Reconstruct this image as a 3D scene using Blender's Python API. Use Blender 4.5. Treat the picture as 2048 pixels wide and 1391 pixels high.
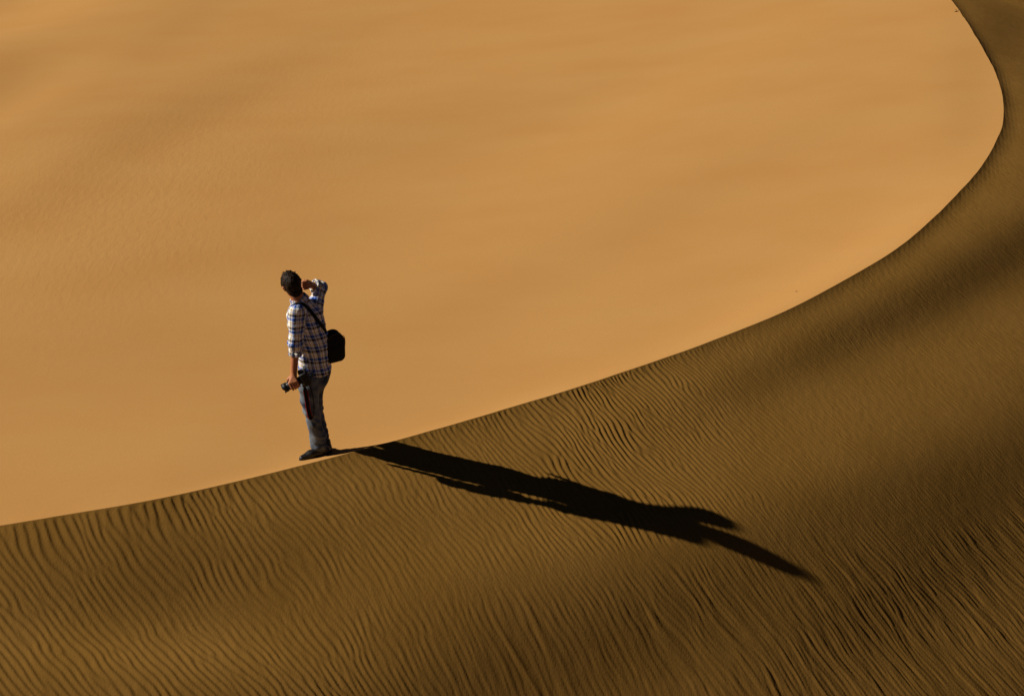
import bpy, math, random
import numpy as np
from mathutils import Vector

for o in list(bpy.data.objects):
    bpy.data.objects.remove(o)
C = bpy.context.scene
COL = C.collection
rng = np.random.default_rng(7)
random.seed(7)

# ------------------------------------------------------------------ camera
PITCH = math.radians(28.0)
FPX = 6990.0                      # focal length in pixels of a 2048 px wide picture
DIST = 30.0
sp, cp = math.sin(PITCH), math.cos(PITCH)
RIGHT = np.array([1.0, 0, 0]); FWD = np.array([0, cp, -sp]); UP = np.array([0, sp, cp])
def ray(px, py):
    return FWD + (px-1024.0)/FPX*RIGHT - (py-695.5)/FPX*UP
CAM = -DIST*ray(648.0, 908.0)     # the feet stand at the origin
def project(x, y, z):
    dx, dy, dz = x-CAM[0], y-CAM[1], z-CAM[2]
    dep = dy*FWD[1]+dz*FWD[2]
    dep = np.where(dep < 1.0, 1.0, dep)
    return 1024.0+FPX*dx/dep, 695.5-FPX*(dy*UP[1]+dz*UP[2])/dep
def at(px, py, y):
    """world point seen at a place of the picture, at depth y"""
    r = ray(px, py); t = (y-CAM[1])/r[1]
    return CAM+t*r
cam_data = bpy.data.cameras.new('camera')
cam_data.sensor_width = 36.0; cam_data.lens = FPX/2048.0*36.0
cam_data.clip_start = 0.5; cam_data.clip_end = 3000.0
cam = bpy.data.objects.new('camera', cam_data); COL.objects.link(cam)
cam.location = CAM.tolist(); cam.rotation_euler = (math.pi/2-PITCH, 0, 0)
C.camera = cam

# ------------------------------------------------------------------ light
LIGHT = Vector((1.0, -0.110, -0.606)).normalized()     # direction the sunlight travels
SUN_EL = math.asin(-LIGHT.z)
SUN_AZ = math.atan2(-LIGHT.x, -LIGHT.y)
world = bpy.data.worlds.new("World"); C.world = world; world.use_nodes = True
wn = world.node_tree.nodes; wl = world.node_tree.links
sky = wn.new('ShaderNodeTexSky'); sky.sky_type = 'NISHITA'; sky.sun_disc = False
sky.sun_elevation = SUN_EL; sky.sun_rotation = SUN_AZ
sky.air_density = 0.12; sky.dust_density = 0.0; sky.ozone_density = 1.0; sky.altitude = 1500
wl.new(sky.outputs[0], wn['Background'].inputs[0]); wn['Background'].inputs[1].default_value = 0.05
sd = bpy.data.lights.new('sun', 'SUN'); sd.energy = 5.0; sd.angle = math.radians(0.53); sd.color = (1.0, 0.93, 0.82)
sun = bpy.data.objects.new('sun', sd); COL.objects.link(sun)
sun.location = (-10, 5, 12); sun.rotation_mode = 'QUATERNION'; sun.rotation_quaternion = LIGHT.to_track_quat('-Z', 'Y')
C.view_settings.view_transform = 'Standard'; C.view_settings.look = 'None'
C.view_settings.gamma = 1.0; C.view_settings.use_curve_mapping = False
C.view_settings.exposure = 0.0

# ------------------------------------------------------------------ helpers
def mesh_obj(name, V, F, mat, parent=None, smooth=True, attrs=None):
    V = np.asarray(V, dtype=np.float32)
    me = bpy.data.meshes.new(name)
    if isinstance(F, np.ndarray):
        n, k = F.shape
        me.vertices.add(len(V)); me.vertices.foreach_set('co', V.ravel())
        me.loops.add(n*k); me.loops.foreach_set('vertex_index', F.astype(np.int32).ravel())
        me.polygons.add(n); me.polygons.foreach_set('loop_start', np.arange(0, n*k, k, dtype=np.int32))
        me.update(calc_edges=True)
    else:
        me.from_pydata([tuple(map(float, v)) for v in V], [], [list(map(int, f)) for f in F])
    me.validate(); me.update()
    if smooth:
        me.polygons.foreach_set('use_smooth', np.ones(len(me.polygons), dtype=bool))
    if attrs:
        for k, a in attrs.items():
            at_ = me.attributes.new(k, 'FLOAT', 'POINT'); at_.data.foreach_set('value', np.asarray(a, dtype=np.float32))
    me.materials.append(mat)
    o = bpy.data.objects.new(name, me); COL.objects.link(o)
    if parent is not None: o.parent = parent
    return o
def tag(o, label=None, cat=None, group=None, kind=None):
    if label: o['label'] = label
    if cat: o['category'] = cat
    if group: o['group'] = group
    if kind: o['kind'] = kind
def smooth01(t):
    t = np.clip(t, 0, 1); return t*t*(3-2*t)

class Noise3:
    def __init__(s, seed):
        s.t = np.random.default_rng(seed).uniform(-1, 1, (32, 32, 32)).astype(np.float32)
    def __call__(s, x, y, z):
        xi, yi, zi = np.floor(x).astype(int), np.floor(y).astype(int), np.floor(z).astype(int)
        fx, fy, fz = x-xi, y-yi, z-zi
        fx, fy, fz = fx*fx*(3-2*fx), fy*fy*(3-2*fy), fz*fz*(3-2*fz)
        r = 0
        for a in (0, 1):
            for b in (0, 1):
                for c in (0, 1):
                    w = (fx if a else 1-fx)*(fy if b else 1-fy)*(fz if c else 1-fz)
                    r = r + w*s.t[(xi+a) & 31, (yi+b) & 31, (zi+c) & 31]
        return r
N1, N2, N3 = Noise3(1), Noise3(2), Noise3(3)

def newmat(name):
    m = bpy.data.materials.new(name); m.use_nodes = True
    nt = m.node_tree; b = nt.nodes['Principled BSDF']
    return m, nt, b
def simple(name, col, rough=0.6, spec=0.3, metal=0.0, noise=None, bump=0.0, bscale=200.0):
    m, nt, b = newmat(name)
    b.inputs['Roughness'].default_value = rough; b.inputs['Specular IOR Level'].default_value = spec
    b.inputs['Metallic'].default_value = metal
    b.inputs['Base Color'].default_value = (*col, 1)
    tc = nt.nodes.new('ShaderNodeTexCoord')
    if noise:
        n = nt.nodes.new('ShaderNodeTexNoise'); n.inputs['Scale'].default_value = noise[0]; n.inputs['Detail'].default_value = 4
        nt.links.new(tc.outputs['Object'], n.inputs['Vector'])
        r = nt.nodes.new('ShaderNodeValToRGB')
        r.color_ramp.elements[0].position = 0.3; r.color_ramp.elements[1].position = 0.7
        r.color_ramp.elements[0].color = (*noise[1], 1); r.color_ramp.elements[1].color = (*col, 1)
        nt.links.new(n.outputs[0], r.inputs[0]); nt.links.new(r.outputs[0], b.inputs['Base Color'])
    if bump:
        n2 = nt.nodes.new('ShaderNodeTexNoise'); n2.inputs['Scale'].default_value = bscale; n2.inputs['Detail'].default_value = 3
        nt.links.new(tc.outputs['Object'], n2.inputs['Vector'])
        bp = nt.nodes.new('ShaderNodeBump'); bp.inputs['Strength'].default_value = bump; bp.inputs['Distance'].default_value = 0.002
        nt.links.new(n2.outputs[0], bp.inputs['Height']); nt.links.new(bp.outputs[0], b.inputs['Normal'])
    return m

# ------------------------------------------------------------------ sand material
def sand_material():
    m, nt, b = newmat('sand')
    N, L = nt.nodes, nt.links
    b.inputs['Roughness'].default_value = 1.0; b.inputs['Specular IOR Level'].default_value = 0.05
    tc = N.new('ShaderNodeTexCoord')
    at_ = N.new('ShaderNodeAttribute'); at_.attribute_name = 'shaded_coarse'
    # slip face sand pale; rippled slope browner, extra shade painted into its colour
    def mottled(c1, c2, scale):
        n = N.new('ShaderNodeTexNoise'); n.inputs['Scale'].default_value = scale; n.inputs['Detail'].default_value = 5
        L.new(tc.outputs['Object'], n.inputs['Vector'])
        r = N.new('ShaderNodeValToRGB'); r.color_ramp.elements[0].position = 0.32; r.color_ramp.elements[1].position = 0.68
        r.color_ramp.elements[0].color = (*c1, 1); r.color_ramp.elements[1].color = (*c2, 1)
        L.new(n.outputs[0], r.inputs[0]); return r
    fine = mottled(SAND_LIT[0], SAND_LIT[1], 0.55)
    shaded_coarse = mottled(SAND_SHADED[0], SAND_SHADED[1], 1.1)
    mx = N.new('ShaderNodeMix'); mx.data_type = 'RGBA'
    L.new(at_.outputs['Fac'], mx.inputs['Factor']); L.new(fine.outputs[0], mx.inputs['A']); L.new(shaded_coarse.outputs[0], mx.inputs['B'])
    # grain speckle
    g = N.new('ShaderNodeTexNoise'); g.inputs['Scale'].default_value = 90.0; g.inputs['Detail'].default_value = 2
    L.new(tc.outputs['Object'], g.inputs['Vector'])
    gr = N.new('ShaderNodeMapRange'); gr.inputs['From Min'].default_value = 0.3; gr.inputs['From Max'].default_value = 0.7
    gr.inputs['To Min'].default_value = 0.93; gr.inputs['To Max'].default_value = 1.07
    L.new(g.outputs[0], gr.inputs['Value'])
    mul = N.new('ShaderNodeMix'); mul.data_type = 'RGBA'; mul.blend_type = 'MULTIPLY'; mul.inputs['Factor'].default_value = 1.0
    L.new(mx.outputs['Result'], mul.inputs['A']); L.new(gr.outputs[0], mul.inputs['B'])
    L.new(mul.outputs['Result'], b.inputs['Base Color'])
    # fine relief of the grains
    n2 = N.new('ShaderNodeTexNoise'); n2.inputs['Scale'].default_value = 45.0; n2.inputs['Detail'].default_value = 4
    mp = N.new('ShaderNodeMapping'); mp.inputs['Scale'].default_value = (1.6, 0.7, 1); mp.inputs['Rotation'].default_value = (0, 0, math.radians(-25))
    L.new(tc.outputs['Object'], mp.inputs['Vector']); L.new(mp.outputs[0], n2.inputs['Vector'])
    st = N.new('ShaderNodeMapRange'); st.inputs['To Min'].default_value = 0.05; st.inputs['To Max'].default_value = 0.22
    L.new(at_.outputs['Fac'], st.inputs['Value'])
    bp = N.new('ShaderNodeBump'); bp.inputs['Distance'].default_value = 0.006
    L.new(st.outputs[0], bp.inputs['Strength']); L.new(n2.outputs[0], bp.inputs['Height'])
    # faint wind ripples on parts of the smooth face
    fa = N.new('ShaderNodeAttribute'); fa.attribute_name = 'faint'
    m3 = N.new('ShaderNodeMapping'); m3.inputs['Rotation'].default_value = (0, 0, math.radians(12)); m3.inputs['Scale'].default_value = (13, 2.6, 3)
    L.new(tc.outputs['Object'], m3.inputs['Vector'])
    n3 = N.new('ShaderNodeTexNoise'); n3.inputs['Scale'].default_value = 1.0; n3.inputs['Detail'].default_value = 2; n3.inputs['Distortion'].default_value = 0.4
    L.new(m3.outputs[0], n3.inputs['Vector'])
    b3 = N.new('ShaderNodeBump'); b3.inputs['Distance'].default_value = 0.012
    L.new(fa.outputs['Fac'], b3.inputs['Strength']); L.new(n3.outputs[0], b3.inputs['Height']); L.new(bp.outputs[0], b3.inputs['Normal'])
    L.new(b3.outputs[0], b.inputs['Normal'])
    return m
SAND_LIT = ((0.532, 0.268, 0.081), (0.548, 0.291, 0.093))
SAND_SHADED = ((0.272, 0.137, 0.026), (0.300, 0.153, 0.032))  # darker copy of the sand: shade of the rippled slope put into colour

# ------------------------------------------------------------------ dune
GX, GY = 0.105, -0.258             # gradient of the smooth lit face
def lit_plane(x, y): return GX*x+GY*y
def unproject(px, py):
    r = ray(px, py)
    # z = GX x + GY y
    t = -(CAM[2]-GX*CAM[0]-GY*CAM[1])/(r[2]-GX*r[0]-GY*r[1])
    return CAM+t*r
# the feet are a hand's breadth inside the crest, which passes just below them in the picture
crest_px = [(-900,1190),(-600,1150),(-300,1100),(0,1050),(155,1025),(248,1009.6),(356,988),(474,961.5),(560,941),(611.6,928),(663,914.5),
 (699.6,904.6),(732,896),(780,883),(817,873),(934,840),(995,822),(1151.6,775),(1268.8,736),(1386,695.5),(1464.7,665.4),(1529,639.5),
 (1594,610.4),(1658.8,576.5),(1723.5,540.9),(1788,500.4),(1853,449),(1901,402.5),(1924,377.5),(1946.7,352),(1967,327),(1982,304),(1993,281),(2002,261),
 (2006.5,241),(2007.5,212.8),(2003,181),(1990,143.8),(1975.8,115),(1961,89),(1935.6,47.4),(1918,21),(1901,-2),(1860,-50),(1800,-110),
 (1700,-180),(1500,-270),(1100,-380),(600,-430),(0,-380),(-700,-200),(-1300,100),(-1600,500),(-1500,900),(-1200,1120)]
CW = np.array([unproject(*p) for p in crest_px])
O0 = unproject(1000, -60)
ang = np.arctan2(CW[:, 1]-O0[1], CW[:, 0]-O0[0]); rad = np.hypot(CW[:, 0]-O0[0], CW[:, 1]-O0[1])
ang = np.unwrap(ang)
assert np.all(np.diff(ang) > 0), np.where(np.diff(ang) <= 0)
# dense resample of the closed curve (Catmull-Rom in world space)
def catmull(P, n):
    m = len(P); out = []
    for i in range(m):
        p0, p1, p2, p3 = P[i-1], P[i], P[(i+1) % m], P[(i+2) % m]
        # centripetal parameters
        t0 = 0; t1 = t0+np.linalg.norm(p1-p0)**.5; t2 = t1+np.linalg.norm(p2-p1)**.5; t3 = t2+np.linalg.norm(p3-p2)**.5
        t = np.linspace(t1, t2, n, endpoint=False)[:, None]
        a1 = (t1-t)/(t1-t0)*p0+(t-t0)/(t1-t0)*p1; a2 = (t2-t)/(t2-t1)*p1+(t-t1)/(t2-t1)*p2; a3 = (t3-t)/(t3-t2)*p2+(t-t2)/(t3-t2)*p3
        b1 = (t2-t)/(t2-t0)*a1+(t-t0)/(t2-t0)*a2; b2 = (t3-t)/(t3-t1)*a2+(t-t1)/(t3-t1)*a3
        out.append((t2-t)/(t2-t1)*b1+(t-t1)/(t2-t1)*b2)
    return np.concatenate(out)
dense = catmull(CW[:, :2], 40)
s_arc = np.concatenate([[0], np.cumsum(np.hypot(*np.diff(dense, axis=0).T))])
# gentle smoothing along the curve
def smooth_closed(a, k):
    w = np.hanning(2*k+3)[1:-1]; w /= w.sum()
    return np.convolve(np.concatenate([a[-k:], a, a[:k]]), w, 'valid')
dense = np.stack([smooth_closed(dense[:, 0], 12), smooth_closed(dense[:, 1], 12)], 1)
dang = np.unwrap(np.arctan2(dense[:, 1]-O0[1], dense[:, 0]-O0[0])); drad = np.hypot(dense[:, 0]-O0[0], dense[:, 1]-O0[1])
keep = np.concatenate([[True], np.diff(np.maximum.accumulate(dang)) > 0]); dang, drad, ds = dang[keep], drad[keep], s_arc[keep]
PXc, PYc = project(O0[0]+drad*np.cos(dang), O0[1]+drad*np.sin(dang), lit_plane(O0[0]+drad*np.cos(dang), O0[1]+drad*np.sin(dang)))
# angular samples: fine where the picture looks, coarse elsewhere
step_len = np.where((PXc > -120) & (PXc < 2200) & (PYc > -60) & (PYc < 1200), 0.0115, 0.16)
# along the crest, the far part is seen foreshortened
seg = np.hypot(np.diff(drad*np.cos(dang), append=(drad*np.cos(dang))[:1]), np.diff(drad*np.sin(dang), append=(drad*np.sin(dang))[:1]))
cum = np.concatenate([[0], np.cumsum(seg/step_len)]);
nth = int(cum[-1])
thx = np.concatenate([dang, [dang[0]+2*math.pi]])
TH = np.interp(np.arange(nth)/nth*cum[-1], cum, thx)
RC = np.interp((TH-dang[0]) % (2*math.pi)+dang[0], thx, np.concatenate([drad, drad[:1]]))
# tiny irregularities of the edge
RC = RC+0.004*N1(TH*170, 0*TH, 0*TH+3)+0.009*N1(TH*40, 0*TH+5, 0*TH+3)
# radial samples
rin = np.concatenate([np.linspace(0.02, 0.90, 190), 1-np.geomspace(0.1, 0.0012, 60)[1:]])
dout = [0.0]; stp = 0.006
while dout[-1] < 9.5:
    dout.append(dout[-1]+stp); stp = min(stp*1.06, 0.0135)
while dout[-1] < 900:
    stp *= 1.12; dout.append(dout[-1]+stp)
dout = np.array(dout)
nin, nout = len(rin), len(dout)
R = np.concatenate([rin[:, None]*RC[None, :], RC[None, :]+dout[:, None]], 0)     # rows x columns
X = O0[0]+R*np.cos(TH)[None, :]; Y = O0[1]+R*np.sin(TH)[None, :]
XC = O0[0]+RC*np.cos(TH); YC = O0[1]+RC*np.sin(TH); ZC = lit_plane(XC, YC)
# slope of the rippled side, by direction
def ang_mix(th, keys):
    ks = np.radians([k for k, _ in keys]); vs = np.array([v for _, v in keys])
    t = (th+math.pi) % (2*math.pi)-math.pi
    return np.interp(t, ks, vs, period=2*math.pi)
SL = ang_mix(TH, [(-180, .10), (-140, .30), (-110, .40), (-90, .38), (-60, .31), (-30, .26), (0, .24), (40, .16), (90, .1)])
k_ = 60
SL = smooth_closed(SL, k_)
D = np.concatenate([np.zeros((nin, 1)), dout[:, None]], 0)
far = 9.0
drop = np.where(D < far, D, far+ (1-np.exp(-(D-far)/14.0))*14.0)
# away from the edge the slope follows a smoothed crest, so that small bends do not run out as streaks
RC0 = smooth_closed(RC, 55)
ZC0 = lit_plane(O0[0]+RC0*np.cos(TH), O0[1]+RC0*np.sin(TH))
def outer(rc, zc, rc0, zc0, sl, d):
    e = np.exp(-np.maximum(d, 0)/0.22)
    dd = d+(rc-rc0)*(1-e)
    dd = np.where(d < far, dd, far+(rc-rc0)+(1-np.exp(-(d-far)/14.0))*14.0)
    return zc*e+zc0*(1-e)-sl*dd
def lip(x, din):
    m = smooth01((x+1.5)/1.3)*(1-smooth01((x-1.1)/1.6))
    return -0.066*m*(1-np.exp(-np.maximum(din, 0)/0.28))*np.exp(-np.maximum(din, 0)/1.6)
Z = np.where(np.arange(nin+nout)[:, None] < nin, lit_plane(X, Y)+lip(X, RC[None, :]-R), outer(RC[None, :], ZC[None, :], RC0[None, :], ZC0[None, :], SL[None, :], D))
inside = (np.arange(nin+nout) < nin)[:, None] & np.ones_like(X, bool)
# far away the outside levels out
fade = smooth01((D-14)/60.0)
Z = Z*(1-fade)+(-7.0+3.0*np.sin(X*0.05+1)*np.cos(Y*0.04))*fade

# --- swells: wanted slope along the light, integrated downstream (rippled side) and upstream (smooth side)
LXY = np.array([LIGHT.x, LIGHT.y]); LXY /= np.linalg.norm(LXY); PXY = np.array([-LXY[1], LXY[0]])
def blob(px, py, cx, cy, L, W, deg):
    a = math.radians(deg); dx, dy = px-cx, py-cy
    u = dx*math.cos(a)-dy*math.sin(a); v = dx*math.sin(a)+dy*math.cos(a)
    return np.exp(-(u/L)**2-(v/W)**2)
def want_out(px, py):
    d = 0*px-0.240
    d += -0.03*smooth01((px-1500)/500)
    d += -0.27*blob(px, py, 2080, 595, 340, 60, 20)
    d += -0.16*blob(px, py, 1640, 745, 330, 50, 25)
    d += 0.03*blob(px, py, 1950, 850, 380, 110, 22)
    d += 0.03*blob(px, py, 2060, 400, 220, 60, 35)
    d += -0.12*blob(px, py, 1990, 1160, 360, 120, 30)
    d += -0.05*smooth01((py-1030)/120)*smooth01((px-1350)/350)
    d += -0.07*blob(px, py, 1560, 1230, 420, 90, 24)
    d += -0.06*smooth01((py-1200)/150)*smooth01((px-1000)/500)
    d += -0.13*blob(px, py, 1080, 1330, 620, 95, 14)
    d += -0.06*blob(px, py, 1850, 1330, 560, 80, 26)
    d += 0.07*blob(px, py, 820, 1180, 450, 34, 10)
    d += 0.06*blob(px, py, 240, 1245, 380, 30, 2)
    d += -0.10*blob(px, py, 270, 1140, 360, 34, 10)
    d += 0.03*blob(px, py, 560, 1010, 600, 45, 12)
    d += -0.10*blob(px, py, 700, 1410, 700, 50, 3)
    d += 0.05*blob(px, py, 100, 1300, 350, 50, 3)
    d += -0.10*blob(px, py, 1975, 110, 60, 120, -62)
    d += 0.07*blob(px, py, 2045, 40, 90, 35, -40)
    return np.maximum(d, -0.47)
def want_in(px, py):
    d = 0.02*smooth01((px-700)/900)-0.05*smooth01((1100-px)/900)
    d += -0.12*blob(px, py, 280, 300, 420, 55, 31)
    d += 0.09*blob(px, py, 60, 240, 300, 40, 33)
    d += 0.05*blob(px, py, 60, 400, 260, 45, 24)
    d += -0.07*blob(px, py, 330, 70, 230, 38, 33)
    d += -0.08*blob(px, py, -20, 190, 130, 50, 40)
    d += 0.14*blob(px, py, 100, 30, 200, 50, 20)
    d += -0.06*blob(px, py, 420, 520, 500, 60, 12)
    d += -0.06*blob(px, py, 700, 300, 500, 60, 15)
    d += -0.05*blob(px, py, 300, 700, 600, 90, 10)
    d += 0.15*blob(px, py, 1600, 560, 560, 60, 29)
    d += 0.05*blob(px, py, 900, 850, 500, 40, 16)
    d += -0.07*blob(px, py, 1930, 180, 60, 200, -5)
    d += 0.05*blob(px, py, 1300, 200, 500, 60, 30)
    d += -0.05*blob(px, py, 1300, 420, 500, 50, 24)
    return d
ga = np.arange(-40, 40, 0.05); gb = np.arange(-30, 30, 0.08)
GA, GB = np.meshgrid(ga, gb, indexing='ij')
gxw = GA*LXY[0]+GB*PXY[0]; gyw = GA*LXY[1]+GB*PXY[1]
gth = np.arctan2(gyw-O0[1], gxw-O0[0]); gr = np.hypot(gxw-O0[0], gyw-O0[1])
o_ = np.argsort((TH-dang[0]) % (2*math.pi)); thq = ((TH-dang[0]) % (2*math.pi))[o_]
grc = np.interp((gth-dang[0]) % (2*math.pi), thq, RC[o_], period=2*math.pi)
gzc = np.interp((gth-dang[0]) % (2*math.pi), thq, ZC[o_], period=2*math.pi)
gsl = np.interp((gth-dang[0]) % (2*math.pi), thq, SL[o_], period=2*math.pi)
gin = gr < grc
grc0 = np.interp((gth-dang[0]) % (2*math.pi), thq, RC0[o_], period=2*math.pi)
gzc0 = np.interp((gth-dang[0]) % (2*math.pi), thq, ZC0[o_], period=2*math.pi)
gz = np.where(gin, lit_plane(gxw, gyw), outer(grc, gzc, grc0, gzc0, gsl, gr-grc))
gpx, gpy = project(gxw, gyw, gz)
G0 = np.gradient(gz, 0.05, axis=0)
vis = smooth01((gpx+500)/400)*smooth01((2500-gpx)/250)*smooth01((gpy+200)/150)*smooth01((1800-gpy)/250)
vis = vis*(gr > grc)
Dout = np.where(gin, 0, (want_out(gpx, gpy)-np.clip(G0, -1.6, .4))*vis); Din = np.where(gin, want_in(gpx, gpy), 0)
Hout = np.cumsum(Dout, 0)*0.05; Hin = -np.cumsum(Din[::-1], 0)[::-1]*0.05
def blur(a, k):
    w = np.hanning(2*k+3)[1:-1]; w /= w.sum()
    a = np.apply_along_axis(lambda c: np.convolve(np.pad(c, k, mode='edge'), w, 'valid'), 0, a)
    return np.apply_along_axis(lambda c: np.convolve(np.pad(c, k, mode='edge'), w, 'valid'), 1, a)
Hout, Hin = blur(Hout, 5), blur(Hin, 5)
def sample(G, x, y, x0, dx, y0, dy):
    u = np.clip((x-x0)/dx, 0, G.shape[0]-1.001); v = np.clip((y-y0)/dy, 0, G.shape[1]-1.001)
    i, j = u.astype(int), v.astype(int); fu, fv = u-i, v-j
    return G[i, j]*(1-fu)*(1-fv)+G[i+1, j]*fu*(1-fv)+G[i, j+1]*(1-fu)*fv+G[i+1, j+1]*fu*fv
VA = X*LXY[0]+Y*LXY[1]; VB = X*PXY[0]+Y*PXY[1]
sel = np.where(inside, sample(Hin, VA, VB, ga[0], .05, gb[0], .08), sample(Hout, VA, VB, ga[0], .05, gb[0], .08))
# the crest stays one continuous edge: take the outside value relative to its own crest point
crest_row = nin
hc = sample(Hout, VA[crest_row], VB[crest_row], ga[0], .05, gb[0], .08)
hi = sample(Hin, VA[crest_row], VB[crest_row], ga[0], .05, gb[0], .08)
Z = Z+np.where(inside, (sel-hi[None, :]*np.exp(-np.maximum(RC[None, :]-R, 0)/0.5)), sel-hc[None, :]*np.exp(-D/0.5))*(1-smooth01((D-12)/8))

def lit_surface(x, y):
    x, y = np.asarray(x, float), np.asarray(y, float)
    th = (np.arctan2(y-O0[1], x-O0[0])-dang[0]) % (2*math.pi); r = np.hypot(x-O0[0], y-O0[1])
    rc = np.interp(th, thq, RC[o_], period=2*math.pi); h0 = np.interp(th, thq, hi[o_], period=2*math.pi)
    din = np.maximum(rc-r, 0)
    return lit_plane(x, y)+lip(x, din)+sample(Hin, x*LXY[0]+y*LXY[1], x*PXY[0]+y*PXY[1], ga[0], .05, gb[0], .08)-h0*np.exp(-din/0.5)
def on_lit(px, py):
    y = np.linspace(-2, 60, 6201); r = ray(px, py); t = (y-CAM[1])/r[1]
    P = CAM[None, :]+t[:, None]*r[None, :]; k = np.argmax(P[:, 2] < lit_surface(P[:, 0], P[:, 1])); return P[k]
# --- ripples: phase of a one-sided band-passed noise, which forks and dies out as wind ripples do
def ripple_field(seed, n, bw_a, bw_b):
    r = np.random.default_rng(seed)
    w = np.fft.fft2(r.normal(size=(n, n))+1j*r.normal(size=(n, n)))
    f = np.fft.fftfreq(n)*8.0          # cycles per wavelength; 8 samples per wavelength
    FX, FY = np.meshgrid(f, f, indexing='ij')
    g = np.exp(-((FX-1)/bw_a)**2-(FY/bw_b)**2)
    a = np.fft.ifft2(w*g); return a/np.abs(a).mean()
def ripple_at(A, u, v):
    n = A.shape[0]; u = (u*8) % n; v = (v*8) % n
    i, j = np.floor(u).astype(int), np.floor(v).astype(int); fu, fv = u-i, v-j
    i %= n; j %= n; i2, j2 = (i+1) % n, (j+1) % n
    c = A[i, j]*(1-fu)*(1-fv)+A[i2, j]*fu*(1-fv)+A[i, j2]*(1-fu)*fv+A[i2, j2]*fu*fv
    return c
def profile(c, lee=0.30):
    ph = (np.angle(c)/(2*math.pi)) % 1.0            # gentle rise, short fall
    p = np.where(ph < 1-lee, ph/(1-lee), (1-ph)/lee)
    p = p*p*(3-2*p)*0.6+p*0.4
    return (p-0.5)*np.clip(np.abs(c)*1.7, 0, 1)**0.7
RA = ripple_field(11, 2048, 0.27, 0.22)
RB = ripple_field(12, 2048, 0.30, 0.16)
out_rows = slice(nin, None)
xo, yo, do = X[out_rows], Y[out_rows], np.repeat(dout[:, None], X.shape[1], 1)
near = do < 12
px, py = project(xo, yo, Z[out_rows])
x_, y_ = xo[near], yo[near]
pxn, pyn = px[near], py[near]
wx = x_+0.13*N2(x_*0.55, y_*0.40, 0*x_)+0.06*N2(x_*1.9, y_*1.6, 0*x_+4)+0.028*N2(x_*4.5, y_*4, 0*x_+8)
wy = y_+0.12*N2(x_*0.5, y_*0.5, 0*x_+9)
xr = np.clip(wx, -8, 8)
u = wx+0.66*wy+0.038*xr*wy+0.30*0.12*(1-np.exp(-do[near]/0.12))
lam = 0.074
u1 = u/lam*(1+0.012*xr); v1 = (wy-0.5*wx)/lam*0.8
RC_ = ripple_field(21, 2048, 0.22, 0.20)
w_ = smooth01(0.5+1.1*N1(x_*0.9, y_*0.6, 0*x_+12))
c1 = ripple_at(RA, u1+3, v1+7)*w_+ripple_at(RC_, (u1*0.97+v1*0.15)+41, (v1*0.97-u1*0.15)+13)*(1-w_)
c2 = ripple_at(RB, u/(lam*0.48)+31, v1*1.9+17)
def streak_zone(px, py): return smooth01((py-(1265-(px-650)*0.20)+45*np.sin(px*0.013)*np.sin(px*0.031+1))/110)*smooth01((px-620)/600)
def amp_masks(px, py):
    main = np.ones_like(px)
    main -= 0.75*blob(px, py, 950, 1165, 380, 26, 10)
    main -= 0.45*blob(px, py, 450, 1225, 260, 24, 4)
    main -= 0.70*blob(px, py, 1330, 1120, 260, 45, 10)
    main *= 1-0.90*smooth01((px-1240+0.5*(900-py))/430)*(1-0.8*streak_zone(px, py))
    main *= 1-0.45*streak_zone(px, py)
    fine = 0.30+0.6*blob(px, py, 950, 1165, 420, 35, 10)+0.5*blob(px, py, 450, 1225, 300, 30, 4)
    fine += 0.45*smooth01((px-1200)/400)
    fine *= 1-0.6*blob(px, py, 1800, 640, 420, 85, 25)
    fine *= 1-0.8*smooth01((px-1880)/60)*smooth01((330-py)/60)
    return np.clip(main, 0.03, 1.1), np.clip(fine, 0, 1)
am, af = amp_masks(pxn, pyn)
am *= np.clip(0.92+0.55*N3(x_*0.8, y_*0.6, 0*x_), 0.45, 1.25); af = np.clip(af+0.4*(0.8-am), 0, 1.2)
d_ = do[near]
edge = smooth01(d_/(0.045+0.10*smooth01((pxn-1350)/300)))
rz = (0.0074*am*profile(c1, 0.29)+0.0023*af*profile(c2, 0.35))*edge*(1-smooth01((d_-9)/2))
zo = Z[out_rows]; zo[near] += rz; Z[out_rows] = zo
# long broken scour streaks on the lower right of the slope
sz = streak_zone(pxn, pyn)
vv = (wy-0.72*wx)
uu = u+0.05*N2(vv*1.2, u*0.8, 0*u+21)
s1 = N1(uu/0.115, vv/0.85, 0*u+2); s2 = N2(uu/0.060+7, vv/0.45, 0*u+6); s3 = N3(uu/0.030, vv/0.20, 0*u+1)
ridge = 1-np.abs(s1)*2
zo = Z[out_rows]; zo[near] += sz*edge*(0.0048*ridge*(0.5+0.5*N1(u*0.9+3, vv*0.9, 0*u+5))+0.0030*s2+0.0013*s3); Z[out_rows] = zo
# short, fine texture everywhere on the slope
zo = Z[out_rows]; zo[near] += edge*0.0011*N2(uu/0.030, vv/0.09, 0*u+30); Z[out_rows] = zo
# faint ripples on the smooth face, upper left
pxi, pyi = project(X, Y, Z)
faint = np.where(inside, np.clip(blob(pxi, pyi, 200, 430, 420, 190, 15)+.35*blob(pxi, pyi, 700, 150, 400, 150, 15)+.05, 0, 1)*0.32, 0.0).reshape(-1)
faint = np.concatenate([faint, [0.03]])
# --- build
nr, ncol = R.shape
V = np.stack([X, Y, Z], -1).reshape(-1, 3)
idx = np.arange(nr*ncol).reshape(nr, ncol)
a = idx[:-1, :]; b_ = idx[1:, :]
an, bn = np.roll(a, -1, 1), np.roll(b_, -1, 1)
F = np.stack([a, b_, bn, an], -1).reshape(-1, 4)
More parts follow.
